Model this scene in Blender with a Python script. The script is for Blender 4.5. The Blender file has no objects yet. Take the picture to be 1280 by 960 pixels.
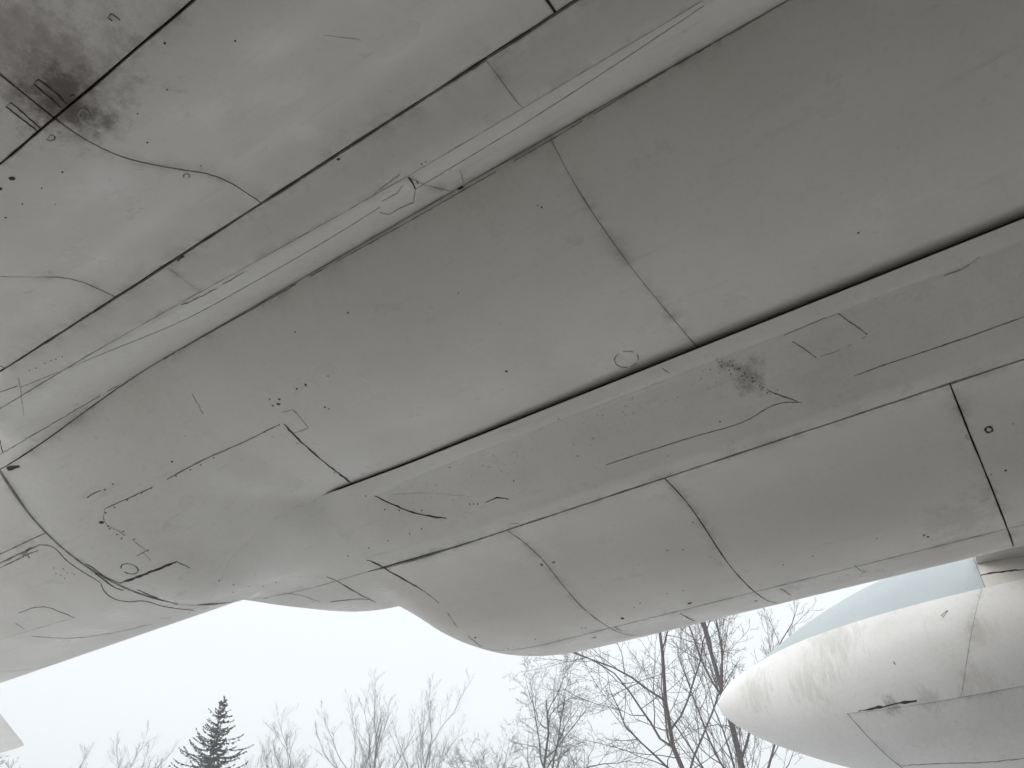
import bpy, math, random
import numpy as np
from mathutils import Vector, Matrix
from mathutils.bvhtree import BVHTree

R = math.radians
sc = bpy.context.scene
col = sc.collection
random.seed(7)

# ------------------------------------------------------------------ camera, sky, sun, exposure
# World axes: X runs aft along the aircraft, -Y to the far side of it, Z up.  Camera at eye height.
CAM_Z = 1.5
FPX = 1000.0                       # focal length in pixels of the 1280 x 960 photograph
VP = (-1295.0, 1300.0)             # vanishing point of the fuselage axis (level)
PITCH = math.atan2(VP[1] - 480.0, FPX)
AZ = math.atan2(640.0 - VP[0], math.hypot(FPX, VP[1] - 480.0))
HEAD = Vector((math.cos(AZ), -math.sin(AZ), 0))
RIGHT = Vector((-math.sin(AZ), -math.cos(AZ), 0))
FWD = HEAD * math.cos(PITCH) + Vector((0, 0, math.sin(PITCH)))
UPV = RIGHT.cross(FWD)
CAM = Vector((0, 0, CAM_Z))
cam = bpy.data.cameras.new('camera')
cam.lens = 36.0 * FPX / 1280.0
cam.clip_start = 0.05
cam.clip_end = 2000
co = bpy.data.objects.new('camera', cam)
col.objects.link(co)
co.location = CAM
co.rotation_euler = FWD.to_track_quat('-Z', 'Y').to_euler()
sc.camera = co

SUN_EL, SUN_AZ = R(38), R(44)
w = bpy.data.worlds.new('World')
sc.world = w
w.use_nodes = True
wn = w.node_tree
bg = wn.nodes['Background']
sky = wn.nodes.new('ShaderNodeTexSky')
sky.sky_type = 'NISHITA'
sky.sun_disc = False
sky.sun_elevation = SUN_EL
sky.sun_rotation = SUN_AZ
sky.air_density = 1.0
sky.dust_density = 4.0
mixw = wn.nodes.new('ShaderNodeMix')
mixw.data_type = 'RGBA'
mixw.inputs['Factor'].default_value = 0.9          # closed cloud layer over the clear sky
mixw.inputs['B'].default_value = (10.9, 11.5, 11.8, 1)
wn.links.new(sky.outputs[0], mixw.inputs['A'])
wn.links.new(mixw.outputs['Result'], bg.inputs[0])
bg.inputs[1].default_value = 0.1

sun = bpy.data.lights.new('sun', 'SUN')
sun.energy = 1.5
sun.angle = R(40)
sun.color = (1, 0.97, 0.93)
so = bpy.data.objects.new('sun', sun)
col.objects.link(so)
so.location = (0, 0, 40)
sdir = Vector((math.sin(SUN_AZ) * math.cos(SUN_EL), math.cos(SUN_AZ) * math.cos(SUN_EL), math.sin(SUN_EL)))
so.rotation_euler = sdir.to_track_quat('Z', 'Y').to_euler()

sc.view_settings.view_transform = 'Standard'
sc.view_settings.look = 'None'
sc.view_settings.gamma = 1
sc.view_settings.use_curve_mapping = False
sc.view_settings.exposure = 0.14
sc.render.resolution_x, sc.render.resolution_y = 1024, 768


def ray(px, py):
    x, y = px - 640.0, 480.0 - py
    return (RIGHT * x + UPV * y + FWD * FPX).normalized()


def at_ground(px, py, dist, z=0.0):
    """ground point below the direction of a pixel, at a horizontal distance"""
    r = ray(px, py)
    h = Vector((r.x, r.y, 0)).normalized() * dist
    return Vector((h.x, h.y, z))


def elev_z(px, py, dist):
    r = ray(px, py)
    return CAM_Z + dist * r.z / math.hypot(r.x, r.y)


# ------------------------------------------------------------------ node helpers and materials
class NT:
    def __init__(self, name):
        self.m = bpy.data.materials.new(name)
        self.m.use_nodes = True
        self.t = self.m.node_tree
        self.b = self.t.nodes['Principled BSDF']

    def n(self, kind, **kw):
        nd = self.t.nodes.new(kind)
        for k, v in kw.items():
            setattr(nd, k, v)
        return nd

    def link(self, a, b):
        self.t.links.new(a, b)

    def val(self, sock, v):
        if isinstance(v, bpy.types.NodeSocket):
            self.link(v, sock)
        else:
            sock.default_value = v

    def math(self, op, a, b=0.0, c=0.0, clamp=False):
        nd = self.n('ShaderNodeMath', operation=op, use_clamp=clamp)
        self.val(nd.inputs[0], a)
        self.val(nd.inputs[1], b)
        self.val(nd.inputs[2], c)
        return nd.outputs[0]

    def mapped(self, coord, scale=(1, 1, 1), loc=(0, 0, 0)):
        nd = self.n('ShaderNodeMapping')
        self.link(coord, nd.inputs[0])
        nd.inputs['Scale'].default_value = scale
        nd.inputs['Location'].default_value = loc
        return nd.outputs[0]

    def noise(self, vec, scale, detail=3, rough=0.55):
        nd = self.n('ShaderNodeTexNoise')
        self.link(vec, nd.inputs['Vector'])
        nd.inputs['Scale'].default_value = scale
        nd.inputs['Detail'].default_value = detail
        nd.inputs['Roughness'].default_value = rough
        return nd.outputs['Fac']

    def ramp(self, v, lo, hi, a=0.0, b=1.0):
        nd = self.n('ShaderNodeMapRange', clamp=True)
        nd.interpolation_type = 'SMOOTHSTEP'
        self.val(nd.inputs[0], v)
        for i, x in enumerate((lo, hi, a, b)):
            nd.inputs[i + 1].default_value = x
        return nd.outputs[0]

    def mix(self, f, a, b, mode='MIX'):
        nd = self.n('ShaderNodeMix', data_type='RGBA', blend_type=mode)
        self.val(nd.inputs['Factor'], f)
        for s, v in (('A', a), ('B', b)):
            if isinstance(v, tuple):
                nd.inputs[s].default_value = v + (1,)
            else:
                self.link(v, nd.inputs[s])
        return nd.outputs['Result']


def paint(name, base, dirt_amt, stretch=(1, 1, 1), nsc=14.0, streak_axis=(0.6, 6, 6), spots=True, stains_sheen=(), grime=(0.045, 0.04, 0.034), rough=0.33, edge=1.0, speck=0.5, grunge=()):
    k = NT(name)
    tc = k.n('ShaderNodeTexCoord').outputs['Object']
    oi = k.n('ShaderNodeObjectInfo').outputs['Random']
    c = k.mix(k.ramp(k.noise(tc, 1.1, 4, 0.6), 0.35, 0.7), tuple(x * 0.93 for x in base), base)
    # slight tone difference from panel to panel
    c = k.mix(k.math('MULTIPLY', oi, 0.07), c, (base[0] * 0.62, base[1] * 0.60, base[2] * 0.55))
    # yellowish weathering blotches
    c = k.mix(k.ramp(k.noise(tc, 2.7, 6, 0.68), 0.47, 0.78, 0, 0.38 * dirt_amt), c, (base[0] * 0.66, base[1] * 0.62, base[2] * 0.52))
    # streaks along the airflow or down the sides
    st = k.noise(k.mapped(tc, streak_axis), 3.2, 5, 0.7)
    c = k.mix(k.ramp(st, 0.56, 0.86, 0, 0.55 * dirt_amt), c, (base[0] * 0.42, base[1] * 0.40, base[2] * 0.36))
    # fine mottling
    c = k.mix(k.ramp(k.noise(tc, 42, 4, 0.7), 0.50, 0.82, 0, 0.36 * dirt_amt), c, (base[0] * 0.45, base[1] * 0.43, base[2] * 0.4))
    # chips and specks
    if spots:
        vo = k.n('ShaderNodeTexVoronoi')
        k.link(tc, vo.inputs['Vector'])
        vo.inputs['Scale'].default_value = 6.5
        spot = k.ramp(vo.outputs['Distance'], 0.025, 0.05, 1, 0)
        keep = k.ramp(k.noise(tc, 1.9, 3), 0.54, 0.6)
        c = k.mix(k.math('MULTIPLY', k.math('MULTIPLY', spot, keep), speck), c, (0.05, 0.045, 0.04))
    # grime that creeps out of the joints (UV0 / UV1 hold metres to the four edges of a panel)
    d = None
    for uvn in ('edge_s', 'edge_u'):
        uv = k.n('ShaderNodeUVMap', uv_map=uvn).outputs[0]
        sx = k.n('ShaderNodeSeparateXYZ')
        k.link(uv, sx.inputs[0])
        m = k.math('MINIMUM', sx.outputs[0], sx.outputs[1])
        d = m if d is None else k.math('MINIMUM', d, m)
    br = k.ramp(k.noise(tc, 5.0, 5, 0.75), 0.40, 0.72)
    wide = k.math('MULTIPLY', k.math('POWER', 2.718, k.math('MULTIPLY', d, -38.0)), k.math('MULTIPLY', br, 0.55 * edge))
    br2 = k.ramp(k.noise(tc, 11.0, 3, 0.6), 0.35, 0.75)
    thin = k.math('MULTIPLY', k.ramp(d, 0.001, 0.006, 1, 0), k.math('MULTIPLY', br2, 0.6 * edge))
    c = k.mix(k.math('MAXIMUM', wide, thin), c, grime)
    # named stains and painted sheen patches, each with a shape of its own
    for (cx, cy, cz), rad, amt, rgb, seed in stains_sheen:
        v = k.n('ShaderNodeVectorMath', operation='DISTANCE')
        k.link(tc, v.inputs[0])
        v.inputs[1].default_value = (cx, cy, cz)
        nz = k.noise(k.mapped(tc, stretch, (seed, 0, 0)), nsc, 6, 0.75)
        dd = k.math('ADD', k.math('DIVIDE', v.outputs['Value'], rad), k.math('MULTIPLY', k.math('SUBTRACT', nz, 0.5), 3.2))
        c = k.mix(k.ramp(dd, 0.05, 1.0, amt, 0), c, rgb)
    k.link(c, k.b.inputs['Base Color'])
    rr = k.ramp(k.noise(tc, 4.0, 4), 0.3, 0.7, rough - 0.07, rough + 0.14)
    k.link(rr, k.b.inputs['Roughness'])
    bp = k.n('ShaderNodeBump')
    bp.inputs['Strength'].default_value = 0.35
    bp.inputs['Distance'].default_value = 0.012
    hgt = k.math('ADD', k.noise(k.mapped(tc, (1, 2.2, 2.2)), 2.1, 2, 0.4), k.math('MULTIPLY', k.noise(tc, 90, 2), 0.02))
    k.link(hgt, bp.inputs['Height'])
    k.link(bp.outputs[0], k.b.inputs['Normal'])
    return k.m


def plain(name, rgb, rough=0.7, metal=0.0, vary=0.25, scale=12, bump=0.0):
    k = NT(name)
    tc = k.n('ShaderNodeTexCoord').outputs['Object']
    f = k.noise(tc, scale, 5, 0.65)
    c = k.mix(k.ramp(f, 0.3, 0.7), tuple(x * (1 - vary) for x in rgb), tuple(min(1, x * (1 + vary)) for x in rgb))
    k.link(c, k.b.inputs['Base Color'])
    k.b.inputs['Roughness'].default_value = rough
    k.b.inputs['Metallic'].default_value = metal
    if bump:
        b = k.n('ShaderNodeBump')
        b.inputs['Strength'].default_value = bump
        k.link(f, b.inputs['Height'])
        k.link(b.outputs[0], k.b.inputs['Normal'])
    return k.m


# ------------------------------------------------------------------ object helpers
def tag(o, label=None, cat=None, group=None, kind=None):
    for key, v in (('label', label), ('category', cat), ('group', group), ('kind', kind)):
        if v:
            o[key] = v
    return o


def empty(name, loc, parent=None):
    o = bpy.data.objects.new(name, None)
    col.objects.link(o)
    o.location = loc
    o.empty_display_size = 0.3
    return o


def mesh_obj(name, verts, faces, mat, parent=None, smooth=True, uvs=None, smooth_mask=None):
    me = bpy.data.meshes.new(name)
    me.from_pydata([tuple(v) for v in verts], [], faces)
    if smooth_mask is not None:
        me.polygons.foreach_set('use_smooth', smooth_mask)
    else:
        me.polygons.foreach_set('use_smooth', [smooth] * len(me.polygons))
    if uvs:
        li = np.zeros(len(me.loops), dtype=np.int32)
        me.loops.foreach_get('vertex_index', li)
        for nm, arr in uvs.items():
            l = me.uv_layers.new(name=nm)
            l.data.foreach_set('uv', np.asarray(arr, dtype=np.float32)[li].ravel())
    me.materials.append(mat)
    me.update()
    o = bpy.data.objects.new(name, me)
    col.objects.link(o)
    if parent is not None:
        adopt(o, parent)
    return o


def world_of(o):
    m = Matrix.Translation(o.location)
    while o.parent:
        m = m if o.parent is None else m
        break
    return m


def adopt(o, parent):
    """parent keeping the mesh in world coordinates (parents are unrotated, offset kept in AOFF)"""
    o.parent = parent
    o.matrix_parent_inverse = Matrix.Translation(-Vector(OFF.get(parent.name, (0, 0, 0))))
    OFF[o.name] = (0, 0, 0)


OFF = {}


# ------------------------------------------------------------------ aircraft skin: sections (e1 sideways, up above camera)
def hermite(ctrl):
    a = np.array(ctrl, float)
    u, pts = a[:, 0], a[:, 1:]
    n = len(u)
    m = np.zeros_like(pts)
    for i in range(n):
        if i == 0:
            m[i] = (pts[1] - pts[0]) / (u[1] - u[0])
        elif i == n - 1:
            m[i] = (pts[-1] - pts[-2]) / (u[-1] - u[-2])
        else:
            d0 = (pts[i] - pts[i - 1]) / (u[i] - u[i - 1])
            d1 = (pts[i + 1] - pts[i]) / (u[i + 1] - u[i])
            h0, h1 = u[i] - u[i - 1], u[i + 1] - u[i]
            m[i] = (d0 * h1 + d1 * h0) / (h0 + h1)

    def f(x):
        x = min(max(x, u[0]), u[-1])
        j = min(int(np.searchsorted(u, x, side='right')) - 1, n - 2)
        h = u[j + 1] - u[j]
        t = (x - u[j]) / h
        t2, t3 = t * t, t * t * t
        return (2 * t3 - 3 * t2 + 1) * pts[j] + (t3 - 2 * t2 + t) * h * m[j] + (-2 * t3 + 3 * t2) * pts[j + 1] + (t3 - t2) * h * m[j + 1]
    return f


def smooth(x, a, b):
    t = min(max((x - a) / (b - a), 0), 1)
    return t * t * (3 - 2 * t)


# joints, as u:  A 0   B 1   b 1.45   C 2   (belly 2..3)   D 3   E 4   G 5   outer top 6.5
NEAR_N = hermite([(-2.2, -1.35, 2.75), (-1.7, -1.15, 2.25), (-1.2, -0.85, 1.98), (-0.7, -0.42, 1.79), (-0.3, 0.02, 1.715),
                  (0.0, 0.287, 1.708), (0.2, 0.38, 1.722), (0.38, 0.46, 1.757), (0.53, 0.53, 1.808), (0.70, 0.62, 1.885), (0.80, 0.68, 1.937),
                  (0.87, 0.74, 1.972), (0.94, 0.81, 1.99), (1.0, 0.866, 2.003), (1.2, 0.953, 2.008), (1.42, 1.037, 2.013), (1.45, 1.05, 2.018), (1.48, 1.058, 2.034),
                  (1.7, 1.15, 2.10), (2.0, 1.285, 2.21)])
NEAR_M = hermite([(-2.2, 0.0, 3.0), (-1.0, 0.15, 2.4), (0.0, 0.45, 2.08), (0.6, 0.72, 2.02), (1.0, 0.866, 2.003), (1.45, 1.05, 2.02), (2.0, 1.285, 2.19)])
TC, TZ, TR = 2.10, 3.055, 1.265          # round rear fuselage


def circ(phi, r=TR):
    return TC + r * math.cos(R(phi)), TZ + r * math.sin(R(phi))


NEAR_T = hermite([(-2.2,) + circ(-250), (-1, ) + circ(-200), (0,) + circ(-172), (1,) + circ(-150), (2,) + circ(-129.5)])
FAR_N = hermite([(3.0, 2.395, 2.135), (3.08, 2.445, 2.127), (3.14, 2.49, 2.127), (3.19, 2.51, 2.141), (3.26, 2.55, 2.137), (3.6, 2.775, 2.03), (3.64, 2.80, 2.022), (4.0, 2.965, 1.985), (4.12, 3.11, 1.985), (4.25, 3.27, 1.968), (4.4, 3.41, 1.93),
                 (4.55, 3.53, 1.89), (4.72, 3.69, 1.85), (4.86, 3.86, 1.836), (5.0, 4.03, 1.84), (5.15, 4.2, 1.862), (5.3, 4.38, 1.91),
                 (5.6, 4.68, 2.03), (5.9, 4.95, 2.2), (6.2, 5.12, 2.42), (6.5, 5.2, 2.7)])
FAR_M = hermite([(3.0, 2.36, 2.12), (3.25, 2.52, 2.075), (3.6, 2.74, 2.022), (4.0, 2.94, 1.99), (4.5, 3.20, 1.99), (5.0, 3.46, 2.05), (5.3, 3.60, 2.13), (5.6, 3.70, 2.28),
                 (6.0, 3.76, 2.5), (6.5, 3.76, 2.8)])
FAR_T = hermite([(3.0,) + circ(-70), (3.5,) + circ(-57, TR + .008), (4.0,) + circ(-44, TR + .014), (5.0,) + circ(-22, TR + .014), (5.6,) + circ(-8, TR + .014), (6.5,) + circ(12, TR + .014)])
s_frame = lambda u: 3.77 + 0.48 * smooth(u, 3.35, 4.3)
BEL_1 = hermite([(2.0, 1.285, 2.222), (2.1, 1.36, 2.172), (2.25, 1.47, 2.13), (2.45, 1.64, 2.105), (2.6, 1.80, 2.10), (2.75, 1.98, 2.11), (2.9, 2.2, 2.138),
                 (3.0, 2.36, 2.157), (3.08, 2.46, 2.18), (3.15, 2.60, 2.192)])
BEL_2 = hermite([(2.0, 1.285, 2.205), (2.1, 1.37, 2.15), (2.25, 1.49, 2.10), (2.45, 1.66, 2.06), (2.6, 1.83, 2.05), (2.75, 2.02, 2.06), (2.9, 2.22, 2.098),
                 (3.0, 2.36, 2.137), (3.08, 2.45, 2.168), (3.15, 2.56, 2.185)])
BEL_T = hermite([(2.0,) + circ(-129.5), (2.25,) + circ(-116), (2.5,) + circ(-102), (2.75,) + circ(-87), (3.0,) + circ(-70), (3.08,) + circ(-67, 1.235), (3.15,) + circ(-63, 1.22)])


def P3(s, q):
    return np.array([s, -q[0], q[1] + CAM_Z])


def s_end(u):
    return 2.92 + 0.19 * smooth(u, 4.0, 5.0)


def s_full(u):
    return 1.95 + 0.15 * smooth(u, 4.0, 5.2)


def near_raw2(s):
    a = NEAR_M(2.0) + (1 - smooth(s, 2.3, 3.0)) * (NEAR_N(2.0) - NEAR_M(2.0))
    if s > 2.9:
        a = a + (NEAR_T(2.0) - a) * smooth(s, 3.3, 3.77)
    return a


def near(s, u):
    a = NEAR_N(u)
    if s > 2.3:
        x = min(1, (s - 2.3) / 0.7)
        f = max(0.0, 1 - x ** 3) ** 0.5 if u < 1 else 1 - smooth(s, 2.3, 3.0)
        a = NEAR_M(u) + f * (a - NEAR_M(u))
    if s > 2.9:
        a = a + (NEAR_T(u) - a) * (smooth(s, 2.9, 3.77) if u < 1 else smooth(s, 2.9 + 0.4 * smooth(u, 1.0, 1.3), 3.77))
    if 1.0 < u < 1.9:
        a = a - np.array([0.045 * smooth(s, 0.8, 2.8) * max(0.0, 1 - abs(u - 1.45) / 0.45), 0])
    if u > 1.45:
        k = belly2(s, 2.0) - (NEAR_N(2.0) if s <= 2.3 else near_raw2(s))
        a = a + k * (u - 1.45) / 0.55
    return P3(s, a)


def belly2(s, u):
    a, b, t = BEL_1(u), BEL_2(u), BEL_T(u)
    p = a + (b - a) * smooth(s, 0.8, 2.8)
    return p + (t - p) * smooth(s, 2.6, 3.77)


def far_blend(s, u):
    t = min(max((s - 3.15) / (s_frame(u) - 3.15), 0), 1)
    k = smooth(u, 3.0, 4.4)
    return smooth(s, 2.6, 3.77) * (1 - k) + t ** 2.2 * k


def far_raw3(s):
    m = FAR_M(3.0)
    a = m + (1 - smooth(s, 2.1, 2.85)) * (FAR_N(3.0) - m)
    if s > 2.4:
        a = a + (FAR_T(3.0) - a) * far_blend(s, 3.0)
    return a


def far(s, u):
    return P3(s, rear_smooth(s, u))


def rear_smooth(s, u):
    g = lambda x: belly2(s, x) if x < 3.0 else far2(s, x)
    w = 0.60 * smooth(s, 2.70, 3.0) * (1 - smooth(s, 3.25, 3.75)) * max(0.0, 1 - abs(u - 3.0) / 0.75)
    if w < 1e-4:
        return g(u) if u >= 3.0 else belly2(s, u)
    return sum(g(u + w * k / 4) for k in range(-4, 5)) / 9


def far2(s, u):
    a = FAR_N(u)
    s0, s1 = s_full(u), s_end(u)
    m = FAR_M(u)
    if u >= 4:
        if s > s0:
            f = 0.0
            for k in range(-3, 4):
                x = min(1, max(0, (s + 0.02 * k - s0) / (s1 - s0 - 0.04)))
                f += max(0.0, 1 - x ** 5.5) ** 0.55 / 7
            a = m + f * (a - m)
    else:
        a = m + (1 - smooth(s, 2.1, 2.85)) * (a - m)
    if s > 2.4:
        a = a + (FAR_T(u) - a) * far_blend(s, u)
    if s > 2.6 and u < 4.3:
        a = a + (belly2(s, 3.0) - far_raw3(s)) * smooth(s, 2.6, 2.76) * (1 - smooth(u, 3.0, 4.3))
    return a


def belly(s, u):
    if s > 2.7 and 2.2 < u <= 3.0:
        return P3(s, rear_smooth(s, u))
    if s > 2.7 and u > 3.0:
        q = rear_smooth(s, 3.0) + (belly2(s, u) - belly2(s, 3.0)) + np.array([0, 0.06 * min(1.0, (u - 3.0) / 0.05) * smooth(s, 2.7, 2.9)])
        return P3(s, q)
    return P3(s, belly2(s, u))


def tailf(s, v):
    """rear fuselage, v = angle in degrees"""
    k = smooth(s, 7.0, 17.5)
    r = TR * (1 - 0.80 * k) + 0.006
    z = TZ + 0.85 * k
    return P3(s, (TC + r * math.cos(R(v)), z + r * math.sin(R(v))))


def nosef(s, v):
    """front fuselage ahead of the wing"""
    k = max(0.0, min(1.0, (-s - 13) / 5.0))
    r = TR * math.sqrt(max(0.0004, 1 - k ** 2.2))
    return P3(s, (1.95 + r * math.cos(R(v)), 3.1 + r * math.sin(R(v))))


def deriv(P, s, u, h=1e-3):
    ds = P(s + h, u) - P(s - h, u)
    du = P(s, u + h) - P(s, u - h)
    return ds / (2 * h), du / (2 * h)


def unit(v):
    l = np.linalg.norm(v)
    return v / l if l > 1e-9 else v


SURF_V, SURF_F = [], []           # outer skin collected for ray casts


def panel(P, parent, mat, sA, sB, u0, u1, gA=0.003, gB=0.003, g0=0.003, g1=0.003, ns=None, nu=None, name='panel', flip=False,
          depth=0.014, proud=0.0, ease=None, rim=True):
    """one skin panel: a curved plate with its own edges, gaps in metres on its four sides"""
    fa = sA if callable(sA) else (lambda u: sA)
    fb = sB if callable(sB) else (lambda u: sB)
    um = 0.5 * (u0 + u1)
    L = abs(fb(um) - fa(um))
    ns = ns or max(3, min(70, int(L / 0.04)))
    arc = sum(np.linalg.norm(P(0.5 * (fa(um) + fb(um)), u0 + (u1 - u0) * (i + 1) / 12) - P(0.5 * (fa(um) + fb(um)), u0 + (u1 - u0) * i / 12)) for i in range(12))
    nu = nu or max(4, min(40, int(arc / 0.035)))
    rnd = random.Random(int((fa(um) * 131 + u0 * 977 + u1 * 31) * 10))
    w1, w2 = rnd.random() * 9, rnd.random() * 9

    def wob(t, k):
        return 0.9 + 0.22 * math.sin(t * 2.3 + w1 + k) * math.sin(t * 5.7 + w2 * k) + rnd.uniform(-0.07, 0.07)
    top, es, eu = [], [], []
    jA = [gA * wob(j / nu * arc * 3, 1) for j in range(nu + 1)]
    jB = [gB * wob(j / nu * arc * 3, 2) for j in range(nu + 1)]
    i0 = [g0 * wob(i / ns * L * 3, 3) for i in range(ns + 1)]
    i1 = [g1 * wob(i / ns * L * 3, 4) for i in range(ns + 1)]
    arcu = abs(arc / (u1 - u0))
    for i in range(ns + 1):
        t = i / ns
        if ease:
            t = ease(t)
        for j in range(nu + 1):
            v = j / nu
            ua, ub = u0 + i0[i] / arcu * (1 if u1 > u0 else -1), u1 - i1[i] / arcu * (1 if u1 > u0 else -1)
            u = ua + (ub - ua) * v
            a, b = fa(u) + jA[j], fb(u) - jB[j]
            s = a + (b - a) * t
            top.append(P(s, u))
            es.append((abs(s - a) if gA > 0 else 9, abs(b - s) if gB > 0 else 9))
            eu.append((abs(v) * arc if g0 > 0 else 9, abs(1 - v) * arc if g1 > 0 else 9))
    W = nu + 1
    grid = np.array(top).reshape(ns + 1, W, 3)
    nn = np.cross(np.gradient(grid, axis=0), np.gradient(grid, axis=1))
    nn /= np.maximum(np.linalg.norm(nn, axis=2, keepdims=True), 1e-12)
    if flip:
        nn = -nn
    nor = nn.reshape(-1, 3)
    top = list((grid + nn * proud).reshape(-1, 3))
    faces = []
    for i in range(ns):
        for j in range(nu):
            q = (i * W + j, (i + 1) * W + j, (i + 1) * W + j + 1, i * W + j + 1)
            faces.append(q[::-1] if flip else q)
    base = len(SURF_V)
    SURF_V.extend(top)
    SURF_F.extend([tuple(base + k for k in f) for f in faces])
    mask = [True] * len(faces)
    verts = list(top)
    if rim:
        ring = [(i, 0) for i in range(ns + 1)] + [(ns, j) for j in range(1, nu + 1)] + [(i, nu) for i in range(ns - 1, -1, -1)] + [(0, j) for j in range(nu - 1, 0, -1)]
        b0 = len(verts)
        for (i, j) in ring:
            k = i * W + j
            verts.append(top[k])
            verts.append(top[k] - nor[k] * depth)
            es += [es[k]] * 2
            eu += [eu[k]] * 2
        m = len(ring)
        for k in range(m):
            a, b = b0 + 2 * k, b0 + 2 * ((k + 1) % m)
            q = (a, a + 1, b + 1, b)
            faces.append(q[::-1] if flip else q)
            mask.append(False)
    return mesh_obj(name, verts, faces, mat, parent, uvs={'edge_s': es, 'edge_u': eu}, smooth_mask=mask)


def backing(P, parent, s0, s1, u0, u1, ns, nu, off=0.012, flip=False, name='inner_skin'):
    vs, fs = [], []
    for i in range(ns + 1):
        for j in range(nu + 1):
            s, u = s0 + (s1 - s0) * i / ns, u0 + (u1 - u0) * j / nu
            vs.append(P(s, u))
    W = nu + 1
    grid = np.array(vs).reshape(ns + 1, W, 3)
    nn = np.cross(np.gradient(grid, axis=0), np.gradient(grid, axis=1))
    nn /= np.maximum(np.linalg.norm(nn, axis=2, keepdims=True), 1e-12)
    vs = list((grid - (-nn if flip else nn) * off).reshape(-1, 3))
    for i in range(ns):
        for j in range(nu):
            q = (i * W + j, (i + 1) * W + j, (i + 1) * W + j + 1, i * W + j + 1)
            fs.append(q[::-1] if flip else q)
    return mesh_obj(name, vs, fs, M['gap'], parent)


# stains and painted sheen sit where the photograph shows them; positions are worked out on the sections above
def on_section(px, py, P, u_guess, s_guess, ulim=0.2):
    """point of surface P seen at a pixel (small Newton search)"""
    r = np.array(ray(px, py))
    s, u = s_guess, u_guess
    for _ in range(40):
        p = P(s, u) - np.array(CAM)
        e = p - r * (p @ r)
        d1, d2 = deriv(P, s, u)
        J = np.stack([d1 - r * (d1 @ r), d2 - r * (d2 @ r)], 1)
        st = np.linalg.lstsq(J, -e, rcond=None)[0]
        s, u = s + max(-0.3, min(0.3, st[0])), u + max(-ulim, min(ulim, st[1]))
    return P(s, u)


POD_E, POD_Z = 6.8, 2.15
# wing-mounted gear pods
def pod_r(s):
    if s < -4.5:
        k = min(1, (-4.5 - s) / 2.2)
        return 0.83 * math.sqrt(max(0.0003, 1 - k * k))
    x = max(0.0, s) / 2.42
    r = 0.83 * max(0.0, 1 - x ** 2.05) ** 0.86
    if s > 1.7:
        r = (r ** 4 + (max(0.0, 0.20 * (2.42 - s)) * smooth(s, 1.7, 2.32)) ** 2) ** 0.25
    return r


def make_pod_surface(e0):
    def f(s, v):
        r = pod_r(s)
        drop = -0.015 * smooth(s, 0, 1.5) + 0.05 * smooth(s, 1.9, 2.42)
        return P3(s, (e0 - r * math.cos(R(v)), POD_Z + drop + r * math.sin(R(v)) * (0.98)))
    return f


def v_blue(s):
    """angle on the pod's side of the edge of the blue upper paint"""
    zz = 2.365 + 0.055 * smooth(s, 0.0, 1.9)
    r = pod_r(s)
    d = (zz - POD_Z + 0.015) / max(r, 1e-3)
    return math.degrees(math.asin(max(-1, min(0.9999, d))))



ST = []
for px, py, rad, amt, rgb, seed in ((78, 125, 0.13, 0.80, (0.055, 0.035, 0.03), 1.0), (52, 70, 0.26, 0.42, (0.11, 0.085, 0.075), 4.0), (105, 145, 0.075, 0.7, (0.05, 0.04, 0.035), 7.0),
                                   (65, 110, 0.2, 0.35, (0.10, 0.07, 0.06), 11.0)):
    ST.append((tuple(on_section(px, py, near, 0.0, 1.4)), rad, amt, rgb, seed))
STF = []
for px, py, rad, amt, rgb, seed in ((1200, 650, 0.22, 0.22, (0.17, 0.16, 0.14), 2.0), (990, 735, 0.11, 0.35, (0.2, 0.18, 0.16), 5.0)):
    STF.append((tuple(on_section(px, py, far, 5.0, 0.3)), rad, amt, rgb, seed))
SHEEN = []  # glossy sheen painted in as pale chalky patches on the near nacelle
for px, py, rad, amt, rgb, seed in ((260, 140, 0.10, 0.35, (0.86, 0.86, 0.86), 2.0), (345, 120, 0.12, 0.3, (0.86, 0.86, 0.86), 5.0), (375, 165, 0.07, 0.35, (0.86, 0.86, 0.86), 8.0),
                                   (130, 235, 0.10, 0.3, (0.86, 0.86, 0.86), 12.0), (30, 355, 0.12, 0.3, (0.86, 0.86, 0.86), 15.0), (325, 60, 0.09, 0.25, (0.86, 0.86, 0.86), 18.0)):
    SHEEN.append((tuple(on_section(px, py, near, 0.5, 1.2)), rad, amt, rgb, seed))
STW = []
for px, py, rad, amt, rgb, seed in ((935, 470, 0.10, 0.55, (0.16, 0.15, 0.13), 3.0), (905, 455, 0.05, 0.5, (0.14, 0.13, 0.11), 9.0), (1040, 470, 0.25, 0.1, (0.3, 0.28, 0.24), 13.0)):
    STW.append((tuple(on_section(px, py, far, 3.4, 0.4)), rad, amt, rgb, seed))

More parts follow.
